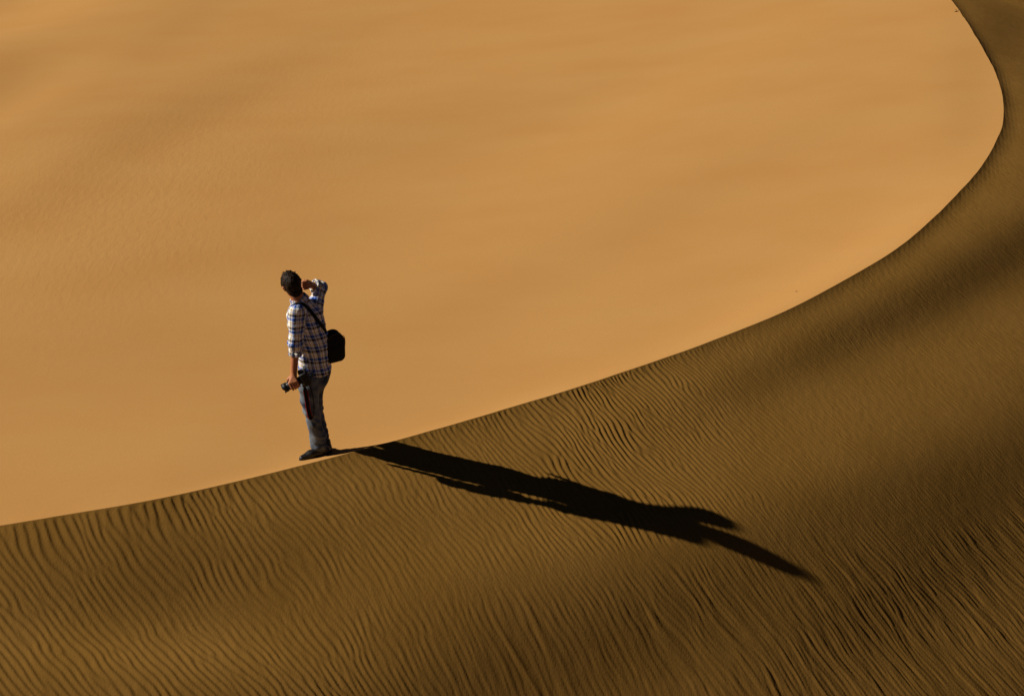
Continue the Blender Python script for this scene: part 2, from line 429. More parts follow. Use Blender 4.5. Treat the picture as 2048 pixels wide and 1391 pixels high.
# the centre: a fan of quads onto one vertex would pinch, so close the small inner ring with one n-gon's worth of triangles
V = np.concatenate([V, [[O0[0], O0[1], O0[2]+float(sample(Hin, np.array([O0[0]*LXY[0]+O0[1]*LXY[1]]), np.array([O0[0]*PXY[0]+O0[1]*PXY[1]]), ga[0], .05, gb[0], .08)[0])]]])
cen = len(V)-1
shaded_coarse = np.concatenate([np.where(np.arange(nr)[:, None] < nin, 0.0, smooth01(D/0.007))*np.ones((1, ncol)),], 0).reshape(-1)  # mask of the rippled slope: shade-darkened sand colour and stronger grain bump
shaded_coarse = np.concatenate([shaded_coarse, [0]])
ring = idx[0]
tri = np.stack([np.full(ncol, cen), ring, np.roll(ring, -1), np.full(ncol, cen)], -1)
def build_ground():
    me = bpy.data.meshes.new('sand_dune')
    me.vertices.add(len(V)); me.vertices.foreach_set('co', V.astype(np.float32).ravel())
    nq, ntr = len(F), ncol
    lv = np.concatenate([F.ravel(), tri[:, :3].ravel()]).astype(np.int32)
    ls = np.concatenate([np.arange(nq)*4, nq*4+np.arange(ntr)*3]).astype(np.int32)
    me.loops.add(len(lv)); me.loops.foreach_set('vertex_index', lv)
    me.polygons.add(nq+ntr); me.polygons.foreach_set('loop_start', ls)
    me.update(calc_edges=True)
    me.polygons.foreach_set('use_smooth', np.ones(nq+ntr, dtype=bool))
    # the crest is a sharp edge
    at_ = me.attributes.new('shaded_coarse', 'FLOAT', 'POINT'); at_.data.foreach_set('value', shaded_coarse.astype(np.float32))
    a2_ = me.attributes.new('faint', 'FLOAT', 'POINT'); a2_.data.foreach_set('value', faint.astype(np.float32))
    ev = np.empty(len(me.edges)*2, dtype=np.int32); me.edges.foreach_get('vertices', ev); ev = ev.reshape(-1, 2)
    cr = (ev//ncol == nin).all(1)
    sh = me.attributes.new('sharp_edge', 'BOOLEAN', 'EDGE'); sh.data.foreach_set('value', cr)
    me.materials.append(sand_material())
    o = bpy.data.objects.new('sand_dune', me); COL.objects.link(o)
    tag(o, 'sand dune with a smooth sunlit face and a rippled shaded slope', kind='structure')
    return o
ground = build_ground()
print('ground', V.shape, 'cols', ncol, 'rows', nr)
#PERSON#
# ------------------------------------------------------------------ implicit surfaces
STAND = at(648.0, 908.0, 0.0); 
STAND = on_lit(648.0, 908.0)     # where the feet meet the sand
print('stand', STAND)
def ground_z(x, y): return lit_surface(x, y+STAND[1])-STAND[2]      # in the figure's own frame
def on_local(px, py):
    y = np.linspace(-.6, .6, 2401); r = ray(px, py); t = (y-CAM[1])/r[1]
    P = CAM[None, :]+t[:, None]*r[None, :]; k = np.argmax(P[:, 2] < ground_z(P[:, 0], P[:, 1])); return P[k]
class Field:
    def __init__(s, lo, hi, h):
        s.lo, s.h = np.array(lo, float), h
        s.n = np.ceil((np.array(hi)-s.lo)/h).astype(int)+1
        s.F = np.full(s.n, 1.0, np.float32)
    def box(s, lo, hi):
        a = np.clip(np.floor((np.array(lo)-s.lo)/s.h).astype(int), 0, s.n); b = np.clip(np.ceil((np.array(hi)-s.lo)/s.h).astype(int)+1, 0, s.n)
        sl = tuple(slice(i, j) for i, j in zip(a, b))
        g = np.meshgrid(*[s.lo[k]+s.h*np.arange(a[k], b[k]) for k in range(3)], indexing='ij')
        return sl, g
    def add(s, fn, lo, hi, k=0.0):
        sl, g = s.box(lo, hi); d = fn(*g).astype(np.float32)
        f = s.F[sl]
        if k > 0:
            hh = np.clip(0.5+0.5*(f-d)/k, 0, 1); s.F[sl] = f*(1-hh)+d*hh-k*hh*(1-hh)
        else: s.F[sl] = np.minimum(f, d)
    def cone(s, a, b, ra, rb, k=0.02):
        a, b = np.array(a, float), np.array(b, float); m = max(ra, rb)+k+2*s.h+0.02
        s.add(lambda x, y, z: cone_d(x, y, z, a, b, ra, rb), np.minimum(a, b)-m, np.maximum(a, b)+m, k)
    def chain(s, pts, rs, k=0.02):
        for i in range(len(pts)-1): s.cone(pts[i], pts[i+1], rs[i], rs[i+1], k)
    def all(s, fn):
        sl, g = s.box(s.lo, s.lo+s.h*(s.n-1)); s.F = fn(s.F, *g).astype(np.float32)
    def at(s, p):
        q = (np.asarray(p)-s.lo)/s.h; q = np.clip(q, 0, s.n-1.001); i = q.astype(int); f = q-i; r = 0
        for a in (0, 1):
            for b in (0, 1):
                for c in (0, 1):
                    r += (f[0] if a else 1-f[0])*(f[1] if b else 1-f[1])*(f[2] if c else 1-f[2])*s.F[i[0]+a, i[1]+b, i[2]+c]
        return r
    def mesh(s, relax=1):
        F = s.F; ins = F < 0
        n = F.shape
        c = np.zeros([k-1 for k in n], np.int8)
        for a in (0, 1):
            for b in (0, 1):
                for d in (0, 1): c += ins[a:n[0]-1+a, b:n[1]-1+b, d:n[2]-1+d]
        act = np.argwhere((c > 0) & (c < 8))
        idx = np.full(c.shape, -1, np.int64); idx[tuple(act.T)] = np.arange(len(act))
        P = np.zeros((len(act), 3)); W = np.zeros(len(act))
        cor = [(a, b, d) for a in (0, 1) for b in (0, 1) for d in (0, 1)]
        for p in cor:
            for ax in range(3):
                if p[ax] == 0:
                    q = list(p); q[ax] = 1
                    f0 = F[act[:, 0]+p[0], act[:, 1]+p[1], act[:, 2]+p[2]]; f1 = F[act[:, 0]+q[0], act[:, 1]+q[1], act[:, 2]+q[2]]
                    m = (f0 < 0) != (f1 < 0); t = np.where(m, f0/np.where(m, f0-f1, 1), 0)
                    pos = act+np.array(p); pos = pos.astype(float); pos[:, ax] += t
                    P[m] += pos[m]; W[m] += 1
        P /= W[:, None]; V = s.lo+s.h*P
        Q = []
        for ax in range(3):
            o1, o2 = [k for k in range(3) if k != ax]
            sl0 = [slice(1, n[k]-1) for k in range(3)]; sl0[ax] = slice(0, n[ax]-1)
            sl1 = list(sl0); sl1[ax] = slice(1, n[ax])
            a_, b_ = ins[tuple(sl0)], ins[tuple(sl1)]
            e = np.argwhere(a_ != b_); 
            off = np.array([1, 1, 1]); off[ax] = 0; e = e+off
            flip = ins[tuple(e.T)]
            v = []
            for d1, d2 in ((0, 0), (1, 0), (1, 1), (0, 1)):
                q = e.copy(); q[:, o1] -= d1; q[:, o2] -= d2; v.append(idx[tuple(q.T)])
            v = np.stack(v, 1)
            if ax == 1: flip = ~flip
            v = np.where(flip[:, None], v[:, ::-1], v) if False else np.where(flip[:, None], v, v[:, ::-1])
            Q.append(v)
        Q = np.concatenate(Q)
        for _ in range(relax):
            S = np.zeros_like(V); Wt = np.zeros(len(V))
            for i in range(4):
                a_, b_ = Q[:, i], Q[:, (i+1) % 4]
                for k in range(3):
                    S[:, k] += np.bincount(a_, V[b_, k], len(V))+np.bincount(b_, V[a_, k], len(V))
                Wt += np.bincount(a_, minlength=len(V))+np.bincount(b_, minlength=len(V))
            V = V*0.5+0.5*S/Wt[:, None]
        return V, Q
def cone_d(x, y, z, a, b, ra, rb):
    ba = b-a; L2 = max(ba@ba, 1e-9)
    t = np.clip(((x-a[0])*ba[0]+(y-a[1])*ba[1]+(z-a[2])*ba[2])/L2, 0, 1)
    return np.sqrt((x-a[0]-t*ba[0])**2+(y-a[1]-t*ba[1])**2+(z-a[2]-t*ba[2])**2)-(ra+(rb-ra)*t)
class Loft:
    """stack of ellipses: rows of (px, py, depth, half width, half depth, turn in degrees)"""
    def __init__(s, rows):
        P = np.array([list(at(r[0], r[1], r[2]))+[r[3], r[4], r[5]] for r in rows]); P = P[np.argsort(P[:, 2])]
        s.z = np.linspace(P[0, 2], P[-1, 2], 120)
        cols = [np.interp(s.z, P[:, 2], P[:, k]) for k in (0, 1, 3, 4, 5)]
        w = np.hanning(19)[1:-1]; w /= w.sum()
        s.c = [np.convolve(np.pad(c, 8, mode='reflect', reflect_type='odd'), w, 'valid') for c in cols]
    def loc(s, x, y, z):
        cx, cy, a, b, th = [np.interp(z, s.z, c) for c in s.c]; t = np.radians(th)
        u = (x-cx)*np.cos(t)+(y-cy)*np.sin(t); v = -(x-cx)*np.sin(t)+(y-cy)*np.cos(t)
        return u, v, a, b
    def d(s, x, y, z, grow=0.0):
        u, v, a, b = s.loc(x, y, z); a = a+grow; b = b+grow
        q = np.sqrt((u/a)**2+(v/b)**2)+1e-6
        d = (q-1)*np.sqrt(u*u+v*v)/q
        d = np.where(q < 0.3, -0.5*b, d)
        return np.maximum(d, np.maximum(s.z[0]-z, z-s.z[-1]))
def uv_rot(d):
    d = d/np.linalg.norm(d); return d

# ------------------------------------------------------------------ materials of the figure
skin = simple('skin', (0.50, 0.20, 0.085), 0.55, 0.35, noise=(30, (0.42, 0.155, 0.065)), bump=0.2, bscale=250)
hairm = simple('dark_hair', (0.034, 0.017, 0.008), 0.6, 0.12, noise=(42, (0.004, 0.003, 0.002)), bump=0.9, bscale=140)
blackc = simple('black_leather', (0.018, 0.016, 0.015), 0.45, 0.4, noise=(40, (0.010, 0.009, 0.009)), bump=0.3, bscale=220)
bagm = simple('black_nylon', (0.008, 0.007, 0.007), 0.75, 0.2, noise=(50, (0.005, 0.005, 0.005)), bump=0.4, bscale=400)
camm = simple('black_plastic', (0.011, 0.011, 0.012), 0.45, 0.3, bump=0.2, bscale=500)
glass = simple('lens_glass', (0.02, 0.02, 0.035), 0.05, 0.8)
redm = simple('red_webbing', (0.35, 0.012, 0.015), 0.7, 0.2)
greym = simple('grey_metal', (0.35, 0.35, 0.36), 0.35, 0.5, metal=0.6)
solem = simple('rubber_sole', (0.02, 0.018, 0.017), 0.8, 0.2)
eyem = simple('eye_white', (0.7, 0.66, 0.6), 0.2, 0.5)
def denim_material():
    m, nt, b = newmat('denim'); N, L = nt.nodes, nt.links
    b.inputs['Roughness'].default_value = 0.95; b.inputs['Specular IOR Level'].default_value = 0.1
    tc = N.new('ShaderNodeTexCoord')
    n = N.new('ShaderNodeTexNoise'); n.inputs['Scale'].default_value = 9; n.inputs['Detail'].default_value = 5
    L.new(tc.outputs['Object'], n.inputs['Vector'])
    r = N.new('ShaderNodeValToRGB'); r.color_ramp.elements[0].position = .35; r.color_ramp.elements[1].position = .65
    r.color_ramp.elements[0].color = (0.036, 0.052, 0.088, 1); r.color_ramp.elements[1].color = (0.185, 0.205, 0.225, 1)
    L.new(n.outputs[0], r.inputs[0]); L.new(r.outputs[0], b.inputs['Base Color'])
    n2 = N.new('ShaderNodeTexNoise'); n2.inputs['Scale'].default_value = 55; n2.inputs['Detail'].default_value = 4
    mp = N.new('ShaderNodeMapping'); mp.inputs['Scale'].default_value = (1, 1, 0.35)
    L.new(tc.outputs['Object'], mp.inputs['Vector']); L.new(mp.outputs[0], n2.inputs['Vector'])
    bp = N.new('ShaderNodeBump'); bp.inputs['Strength'].default_value = 0.5; bp.inputs['Distance'].default_value = 0.006
    L.new(n2.outputs[0], bp.inputs['Height']); L.new(bp.outputs[0], b.inputs['Normal'])
    return m
def plaid_material():
    m, nt, b = newmat('plaid_cotton'); N, L = nt.nodes, nt.links
    b.inputs['Roughness'].default_value = 0.9; b.inputs['Specular IOR Level'].default_value = 0.1
    def yarn(attr, period, stops, off):
        a = N.new('ShaderNodeAttribute'); a.attribute_name = attr
        d = N.new('ShaderNodeMath'); d.operation = 'MULTIPLY_ADD'; d.inputs[1].default_value = 1/period; d.inputs[2].default_value = off
        L.new(a.outputs['Fac'], d.inputs[0])
        f = N.new('ShaderNodeMath'); f.operation = 'FRACT'; L.new(d.outputs[0], f.inputs[0])
        r = N.new('ShaderNodeValToRGB'); r.color_ramp.interpolation = 'CONSTANT'
        e = r.color_ramp.elements; e[0].position = stops[0][0]; e[0].color = (*stops[0][1], 1); e[1].position = stops[1][0]; e[1].color = (*stops[1][1], 1)
        for p, c in stops[2:]:
            x = e.new(p); x.color = (*c, 1)
        L.new(f.outputs[0], r.inputs[0]); return r
    W, BL, DK, YE = (0.94, 0.93, 0.91), (0.05, 0.15, 0.55), (0.012, 0.010, 0.014), (0.70, 0.45, 0.06)
    w1 = yarn('cu', 0.074, [(0, W), (.36, DK), (.52, BL), (.74, W), (.90, YE), (.94, DK)], 0.1)
    w2 = yarn('cv', 0.112, [(0, W), (.26, YE), (.31, DK), (.48, W), (.56, BL), (.80, W), (.92, YE)], 0.2)
    av = N.new('ShaderNodeMix'); av.data_type = 'RGBA'; av.inputs['Factor'].default_value = 0.5
    L.new(w1.outputs[0], av.inputs['A']); L.new(w2.outputs[0], av.inputs['B'])
    mu = N.new('ShaderNodeMix'); mu.data_type = 'RGBA'; mu.blend_type = 'MULTIPLY'; mu.inputs['Factor'].default_value = 1
    L.new(w1.outputs[0], mu.inputs['A']); L.new(w2.outputs[0], mu.inputs['B'])
    mx = N.new('ShaderNodeMix'); mx.data_type = 'RGBA'; mx.inputs['Factor'].default_value = 0.32
    L.new(av.outputs['Result'], mx.inputs['A']); L.new(mu.outputs['Result'], mx.inputs['B'])
    L.new(mx.outputs['Result'], b.inputs['Base Color'])
    tc = N.new('ShaderNodeTexCoord'); n2 = N.new('ShaderNodeTexNoise'); n2.inputs['Scale'].default_value = 38; n2.inputs['Detail'].default_value = 3
    L.new(tc.outputs['Object'], n2.inputs['Vector'])
    bp = N.new('ShaderNodeBump'); bp.inputs['Strength'].default_value = 0.35; bp.inputs['Distance'].default_value = 0.006
    L.new(n2.outputs[0], bp.inputs['Height']); L.new(bp.outputs[0], b.inputs['Normal'])
    return m
denim, plaid = denim_material(), plaid_material()

# ------------------------------------------------------------------ skeleton (places in the picture with a depth each)
J = {k: at(*v) for k, v in dict(
    hipL=(620, 752, -.03), hipR=(634, 750, .13), kneeL=(625, 832, -.04), kneeR=(633, 828, .11),
    ankL=(640, 893, -.02), ankR=(645, 888, .08),
    shL=(592, 621, -.045), shR=(630, 611, .15), elL=(590, 688, -.105), cuL=(589.5, 709, -.12), wrL=(587, 745, -.14),
    elR=(640, 574, .262), cuR=(628, 569, .232), wrR=(622, 567.5, .225), neck=(601, 603, .06), head=(582.5, 566, .065)).items()}
torso_rows = [(629, 778, .045, .090, .080, 48), (630, 762, .05, .130, .106, 48), (631, 752, .05, .147, .112, 48), (630, 740, .05, .152, .112, 48), (628.5, 722, .05, .148, .104, 44), (628, 700, .05, .143, .100, 40), (622, 675, .05, .158, .108, 37),
              (613, 645, .055, .172, .115, 34), (609, 626, .06, .166, .104, 33), (605, 611, .06, .115, .083, 33), (602, 600, .06, .060, .060, 33)]
torso = Loft(torso_rows)
skinloft = Loft([(r[0], r[1], r[2], r[3]-(.035 if r[1] > 715 else .016), r[4]-(.035 if r[1] > 715 else .016), r[5]) for r in torso_rows])

# head frame
Hc = J['head']
Uh = np.array([-0.30, 0.10, 0.95]); Uh /= np.linalg.norm(Uh)
Fh = np.array([-0.50, 0.86, 0.02]); Fh -= Uh*(Fh@Uh); Fh /= np.linalg.norm(Fh)
Rh = np.cross(Fh, Uh)
def hp(r, f, u): return Hc+Rh*r+Fh*f+Uh*u
def hloc(x, y, z):
    dx, dy, dz = x-Hc[0], y-Hc[1], z-Hc[2]
    return dx*Rh[0]+dy*Rh[1]+dz*Rh[2], dx*Fh[0]+dy*Fh[1]+dz*Fh[2], dx*Uh[0]+dy*Uh[1]+dz*Uh[2]
def ell(x, y, z, c, rr):
    r, f, u = hloc(x, y, z)
    q = np.sqrt(((r-c[0])/rr[0])**2+((f-c[1])/rr[1])**2+((u-c[2])/rr[2])**2)+1e-6
    l = np.sqrt((r-c[0])**2+(f-c[1])**2+(u-c[2])**2)
    return (q-1)*l/q*1.0

body = Field((-.48, -.36, -.06), (.22, .62, 1.86), 0.0042)
body.add(lambda x, y, z: skinloft.d(x, y, z), (-.35, -.25, skinloft.z[0]-.02), (.25, .36, skinloft.z[-1]+.02), 0.0)
lo = Hc-.16; hi_ = Hc+.16
body.add(lambda x, y, z: ell(x, y, z, (0, -.004, .016), (.074, .093, .092)), lo, hi_, 0.0)
body.add(lambda x, y, z: ell(x, y, z, (0, .030, -.045), (.055, .058, .062)), lo, hi_, 0.03)
body.cone(hp(0, .058, -.092), hp(0, .066, -.088), .018, .016, .03)                    # chin
body.cone(hp(0, .088, .010), hp(0, .104, -.026), .009, .013, .012)                    # nose
body.cone(hp(-.012, .094, -.028), hp(.012, .094, -.028), .008, .008, .008)
for s_ in (-1, 1):
    body.cone(hp(s_*.012, .082, .022), hp(s_*.045, .070, .020), .009, .008, .015)     # brow
    body.cone(hp(s_*.040, .062, -.018), hp(s_*.048, .045, -.020), .016, .014, .02)    # cheekbone
    body.cone(hp(s_*.074, -.008, .012), hp(s_*.080, -.016, .008), .011, .013, .006)   # ear
    body.cone(hp(s_*.080, -.016, .006), hp(s_*.074, -.004, -.026), .012, .007, .006)
body.cone(hp(-.020, .083, -.052), hp(.020, .083, -.052), .0065, .0065, .008)          # lips
body.cone(hp(-.016, .080, -.063), hp(.016, .080, -.063), .0075, .0075, .008)
body.cone(hp(0, -.020, -.040), J['neck']+np.array([0, 0, -.02]), .056, .062, .03)     # neck
body.cone(J['neck'], J['shL']+np.array([.03, .02, .005]), .050, .045, .04); body.cone(J['neck'], J['shR']+np.array([-.02, -.02, 0]), .050, .045, .04)
body.chain([J['shL'], J['elL'], J['wrL']], [.054, .040, .0275], .025)
body.chain([J['shR'], J['elR'], J['wrR']], [.054, .040, .0275], .025)
legrowsL = [(620, 756, -.01, .096), (617.5, 772, -.02, .090), (619.5, 800, -.035, .078), (622.5, 820, -.04, .070), (628.0, 843, -.04, .065), (635, 870, -.03, .069), (638, 889, -.02, .066), (639.5, 899, -.018, .064)]
legrowsR = [(631.5, 754, .08, .092), (630, 770, .085, .086), (629, 795, .09, .070), (633.5, 820, .09, .058), (639.5, 848, .085, .054), (643, 868, .08, .055), (644.5, 882, .08, .054), (645.5, 891, .08, .053)]
for rows in (legrowsL, legrowsR):
    body.chain([at(*r[:3]) for r in rows[:-1]], [r[3]-.026 for r in rows[:-1]], .02)
# feet inside the shoes
hL = np.array([.012, -.012, 0]); tL = on_local(604, 919); tL[2] = 0
dL = (tL-hL); dL[2] = 0
hR = np.array([.024, .052, 0]); dR = np.array([-.070, .190, 0])
def gz_(p, up): return np.array([p[0], p[1], float(ground_z(p[0], p[1]))+up-.006])
for h_, d_, an in ((hL, dL, J['ankL']), (hR, dR, J['ankR'])):
    body.cone(an, gz_(h_, .045), .038, .030, .02); body.cone(gz_(h_, .040), gz_(h_+d_*.65, .030), .028, .026, .02); body.cone(gz_(h_+d_*.65, .030), gz_(h_+d_*.95, .024), .026, .018, .02)
# left hand closed round the lens
lensA, lensB = at(606, 756, -.14), at(565.5, 776.5, -.165)
AX = (lensB-lensA)/np.linalg.norm(lensB-lensA)
B1 = np.array([0, -1.0, 0]); B1 -= AX*(B1@AX); B1 /= np.linalg.norm(B1); B2 = np.cross(AX, B1)
if B2[2] < 0: B2 = -B2
def lp(s, r, th): return lensA+AX*s+(B1*math.cos(math.radians(th))+B2*math.sin(math.radians(th)))*r
hs = 0.082
kn = [lp(hs+o, .050, 42-4*i) for i, o in enumerate((.034, .012, -.010, -.030))]
wr = J['wrL']
for k_i, o in zip(kn, (.034, .012, -.010, -.030)):
    body.cone(wr+(k_i-wr)*.15, k_i, .019, .0125, .012)
for i, o in enumerate((.034, .012, -.010, -.030)):
    ln = (1.0, 1.08, 1.02, .82)[i]
    pts = [kn[i], lp(hs+o, .049, 42-48*ln), lp(hs+o, .047, 42-92*ln), lp(hs+o, .046, 42-128*ln)]
    body.chain(pts, [.0112, .0100, .0092, .0082], .003)
body.chain([wr+np.array([-.004, .006, -.012]), lp(hs+.030, .052, 100), lp(hs+.045, .049, 140), lp(hs+.052, .047, 168)], [.017, .014, .0115, .010], .008)
# right hand at the brow: palm, knuckles towards the temple, fingers bent away
wR = J['wrR']
kR = [at(612.5+0.6*i, 560.5+4.6*i, .190-.004*i) for i in range(4)]
for k_i in kR: body.cone(wR+(k_i-wR)*.2, k_i, .020, .0120, .010)
for i in range(4):
    ln = (.95, 1.05, 1.0, .8)[i]
    p1 = kR[i]+np.array([-.033, -.010, -.004])*ln; p2 = p1+np.array([-.010, .024, -.010])*ln; p3 = p2+np.array([.012, .018, -.006])*ln
    body.chain([kR[i], p1, p2, p3], [.0112, .0100, .0092, .0082], .003)
body.chain([wR+np.array([-.012, .010, .018]), at(614, 560, .215), at(608, 559, .225), at(605, 561, .23)], [.016, .013, .0112, .0098], .006)
Vb, Qb = body.mesh(1)
person = mesh_obj('person', Vb, Qb, skin)
tag(person, 'man in plaid shirt and faded jeans standing on the dune crest, hand at his brow', 'person')
for s_ in (-1, 1):
    import bmesh
    bm = bmesh.new(); bmesh.ops.create_uvsphere(bm, u_segments=16, v_segments=12, radius=.0125)
    me = bpy.data.meshes.new('eye'); bm.to_mesh(me); bm.free(); me.materials.append(eyem); me.materials.append(hairm)
    e = bpy.data.objects.new('eye', me); COL.objects.link(e); e.parent = person; e.location = hp(s_*.031, .0745, .004).tolist()
    e.rotation_mode = 'QUATERNION'; e.rotation_quaternion = Vector(Fh.tolist()).to_track_quat('Z', 'Y')
    for p in me.polygons:
        p.use_smooth = True
        if p.center.z > .0105: p.material_index = 1

# ------------------------------------------------------------------ hair
hair = Field(Hc-.17, Hc+.17, 0.0032)
def hair_d(x, y, z):
    d = ell(x, y, z, (0, -.008, .018), (.083, .102, .102))
    d = np.minimum(d, ell(x, y, z, (0, -.034, -.056), (.067, .058, .080)))
    r, f, u = hloc(x, y, z)
    n = N1(x*38, y*38, z*12)*.0045+N2(x*90, y*90, z*30)*.0022
    d = d+n
    cut = (f-1.15*u-.030)*.65+N3(x*45, y*45, z*20)*.007
    return np.maximum(np.maximum(d, cut), -(u+.134)+N2(x*50, y*50, z)*.006)
hair.add(hair_d, Hc-.17, Hc+.17, 0)
for i in range(130):                       # tufts, a few standing up at the crown
    a_ = rng.uniform(0, 2*math.pi); e_ = rng.uniform(-.1, 1.5)
    n_ = np.array([math.cos(a_)*math.cos(e_), math.sin(a_)*math.cos(e_), math.sin(e_)])
    if n_[1] > .35 and n_[2] < .5: continue
    b0 = hp(n_[0]*.081, n_[1]*.099-.008, n_[2]*.100+.018)
    out = (Rh*n_[0]+Fh*n_[1]+Uh*n_[2]); fl = Fh*.5-Uh*.35+rng.normal(size=3)*.45
    L_ = rng.uniform(.010, .022)*(1.1 if n_[2] > .75 else .6)
    hair.cone(b0, b0+(out*.55+fl*.6)*L_, .0055, .0018, .004)
for px_, py_, dx_, dy_ in ((574, 543, -2.0, -6), (577, 542, 1, -4), (588, 543, 3, -5), (583, 542, .5, -3), (592, 546, 3, -3), (569, 547, -3, -4)):
    p0 = at(px_, py_+3, .06); hair.cone(p0, at(px_+dx_, py_+dy_+1, .06), .006, .0016, .003)
Vh, Qh = hair.mesh(1)
mesh_obj('hair', Vh, Qh, hairm, person)

# ------------------------------------------------------------------ shirt
shirt = Field((-.40, -.28, .70), (.16, .56, 1.70), 0.0046)
shirt.add(lambda x, y, z: torso.d(x, y, z, .004), (-.35, -.27, .70), (.25, .36, torso.z[-1]+.02), 0.0)
shirt.cone(J['neck']+np.array([0, 0, -.02]), J['shL']+np.array([.025, .015, -.006]), .052, .060, .04)
shirt.cone(J['neck']+np.array([0, 0, -.02]), J['shR']+np.array([-.02, -.02, -.006]), .052, .060, .04)
shirt.chain([J['shL'], J['elL'], J['cuL']], [.066, .057, .050], .022)
shirt.chain([J['shR'], J['elR'], J['cuR']], [.070, .052, .049], .028)
HEM = at(629, 741, .05)[2]
def seg_t(x, y, z, a, b):
    ba = b-a; return ((x-a[0])*ba[0]+(y-a[1])*ba[1]+(z-a[2])*ba[2])/(ba@ba)
def shirt_fin(F, x, y, z):
    n = N1(x*11, y*11, z*20+3*x*5)*.008+N2(x*24, y*24, z*34)*.0045+N3(x*6, y*6, z*9)*.006
    # sleeves bunch in rings
    el = np.exp(-((x-J['elL'][0])**2+(y-J['elL'][1])**2)/.01)*np.exp(-((z-J['elL'][2]+.01)/.09)**2)
    n = n+el*.0045*np.sin(z*150+x*40+N1(x*9, y*9, z*9)*4)
    er = np.exp(-((x-J['elR'][0])**2+(y-J['elR'][1])**2+(z-J['elR'][2])**2)/.02)
    n = n+er*.005*np.sin((y*.8-x*.5)*120+N1(x*9, y*9, z*9)*4)
    # pull folds from the raised arm and above the waist
    w = np.exp(-((z-1.02)/.10)**2)
    n = n+w*.004*np.sin(z*85+x*45+N2(x*7, y*7, z*5)*3)
    F = F+n
    hem = HEM+.014*N2(x*9+4, y*9, 0*z)+.035*(y-.05)
    body_only = (x > -.27)
    F = np.where(body_only | (z < HEM+.05), np.maximum(F, hem-z), F)
    # neck opening
    dn = cone_d(x, y, z, J['neck']+np.array([0, 0, -.005]), Hc, .050, .05)
    F = np.maximum(F, -dn)
    # cuffs: cut the sleeve ends square
    for a_, b_ in ((J['elL'], J['cuL']), (J['elR'], J['cuR'])):
        ax = (b_-a_)/np.linalg.norm(b_-a_)
        t = (x-b_[0])*ax[0]+(y-b_[1])*ax[1]+(z-b_[2])*ax[2]
        nearc = ((x-b_[0])**2+(y-b_[1])**2+(z-b_[2])**2) < .09**2
        F = np.where(nearc, np.maximum(F, t), F)
    return F
shirt.all(shirt_fin)
Vs, Qs = shirt.mesh(1)
x, y, z = Vs.T
dt = torso.d(x, y, z, .004)
def limb_uv(a, b, c, up):
    """distance along the sleeve and round it"""
    d1 = cone_d(x, y, z, a, b, .06, .055); d2 = cone_d(x, y, z, b, c, .055, .05)
    first = d1 < d2
    l1 = np.linalg.norm(b-a)
    t1 = np.clip(seg_t(x, y, z, a, b), -.4, 1)*l1; t2 = l1+seg_t(x, y, z, b, c)*np.linalg.norm(c-b)
    V_ = np.where(first, t1, t2); A_ = []
    for p, q in ((a, b), (b, c)):
        ax = (q-p)/np.linalg.norm(q-p); e1 = np.cross(ax, up); e1 /= np.linalg.norm(e1); e2 = np.cross(ax, e1)
        A_.append(np.arctan2((x-p[0])*e2[0]+(y-p[1])*e2[1]+(z-p[2])*e2[2], (x-p[0])*e1[0]+(y-p[1])*e1[1]+(z-p[2])*e1[2])*.062)
    return np.minimum(d1, d2), np.where(first, A_[0], A_[1]), V_
dl, ul, vl = limb_uv(J['shL'], J['elL'], J['cuL'], np.array([0., 1, 0]))
dr, ur, vr = limb_uv(J['shR'], J['elR'], J['cuR'], np.array([1., 0, .3]))
u_, v_, a_, b_ = torso.loc(x, y, z)
# round the torso: yoke and shoulders take their stripes straight over
tu = np.arctan2(v_/b_, u_/a_)*.150+.03*(z-1.1); tv = z+.18*(u_)
cu, cv = tu.copy(), tv.copy()
mL = (dl < dt+.012); mR = (dr < dt+.012)
cu[mL], cv[mL] = ul[mL], vl[mL]; cu[mR & ~mL], cv[mR & ~mL] = ur[mR & ~mL], vr[mR & ~mL]
wob = .004*N1(x*14, y*14, z*14)
shirt_o = mesh_obj('shirt', Vs, Qs, plaid, person, attrs={'cu': cu+wob, 'cv': cv+wob})
def ring_mesh(c, ax, prof, n=40, start=0, sweep=360, wob=0.0, e_hint=(0, 1, 0), ell_=(1, 1)):
    """profile of (radius, height) swept round an axis; a closed profile makes a solid band"""
    ax = np.array(ax)/np.linalg.norm(ax); e1 = np.cross(ax, np.array(e_hint)); e1 /= np.linalg.norm(e1); e2 = np.cross(ax, e1)
    full = sweep >= 360; k = n if full else n+1; V_, F_, cu_, cv_ = [], [], [], []
    for i in range(k):
        a = math.radians(start+sweep*i/n); w_ = 1+wob*float(N1(np.array(i*.4), np.array(c[0]*10), np.array(2.)))
        for j, (r, h) in enumerate(prof):
            V_.append(c+(e1*math.cos(a)*ell_[0]+e2*math.sin(a)*ell_[1])*r*w_+ax*h); cu_.append(a*.06); cv_.append(h+.03*j)
    m = len(prof)
    for i in range(n):
        for j in range(m):
            i2 = (i+1) % k if full else i+1
            F_.append((i*m+j, i2*m+j, i2*m+(j+1) % m, i*m+(j+1) % m))
    if not full: F_.append(tuple(range(m-1, -1, -1))); F_.append(tuple((k-1)*m+j for j in range(m)))
    return np.array(V_), F_, np.array(cu_), np.array(cv_)
for el, cu_p, R_ in (('elL', 'cuL', .050), ('elR', 'cuR', .049)):
    ax = (J[cu_p]-J[el]); ax /= np.linalg.norm(ax)
    prof = [(R_+.001, -.034), (R_+.006, -.030), (R_+.007, -.010), (R_+.005, .004), (R_-.003, .006), (R_-.010, .002), (R_-.012, -.034)]
    V_, F_, a1, a2 = ring_mesh(J[cu_p], ax, prof, wob=.16)
    c_ = mesh_obj('cuff', V_, F_, plaid, shirt_o, attrs={'cu': a1, 'cv': a2})
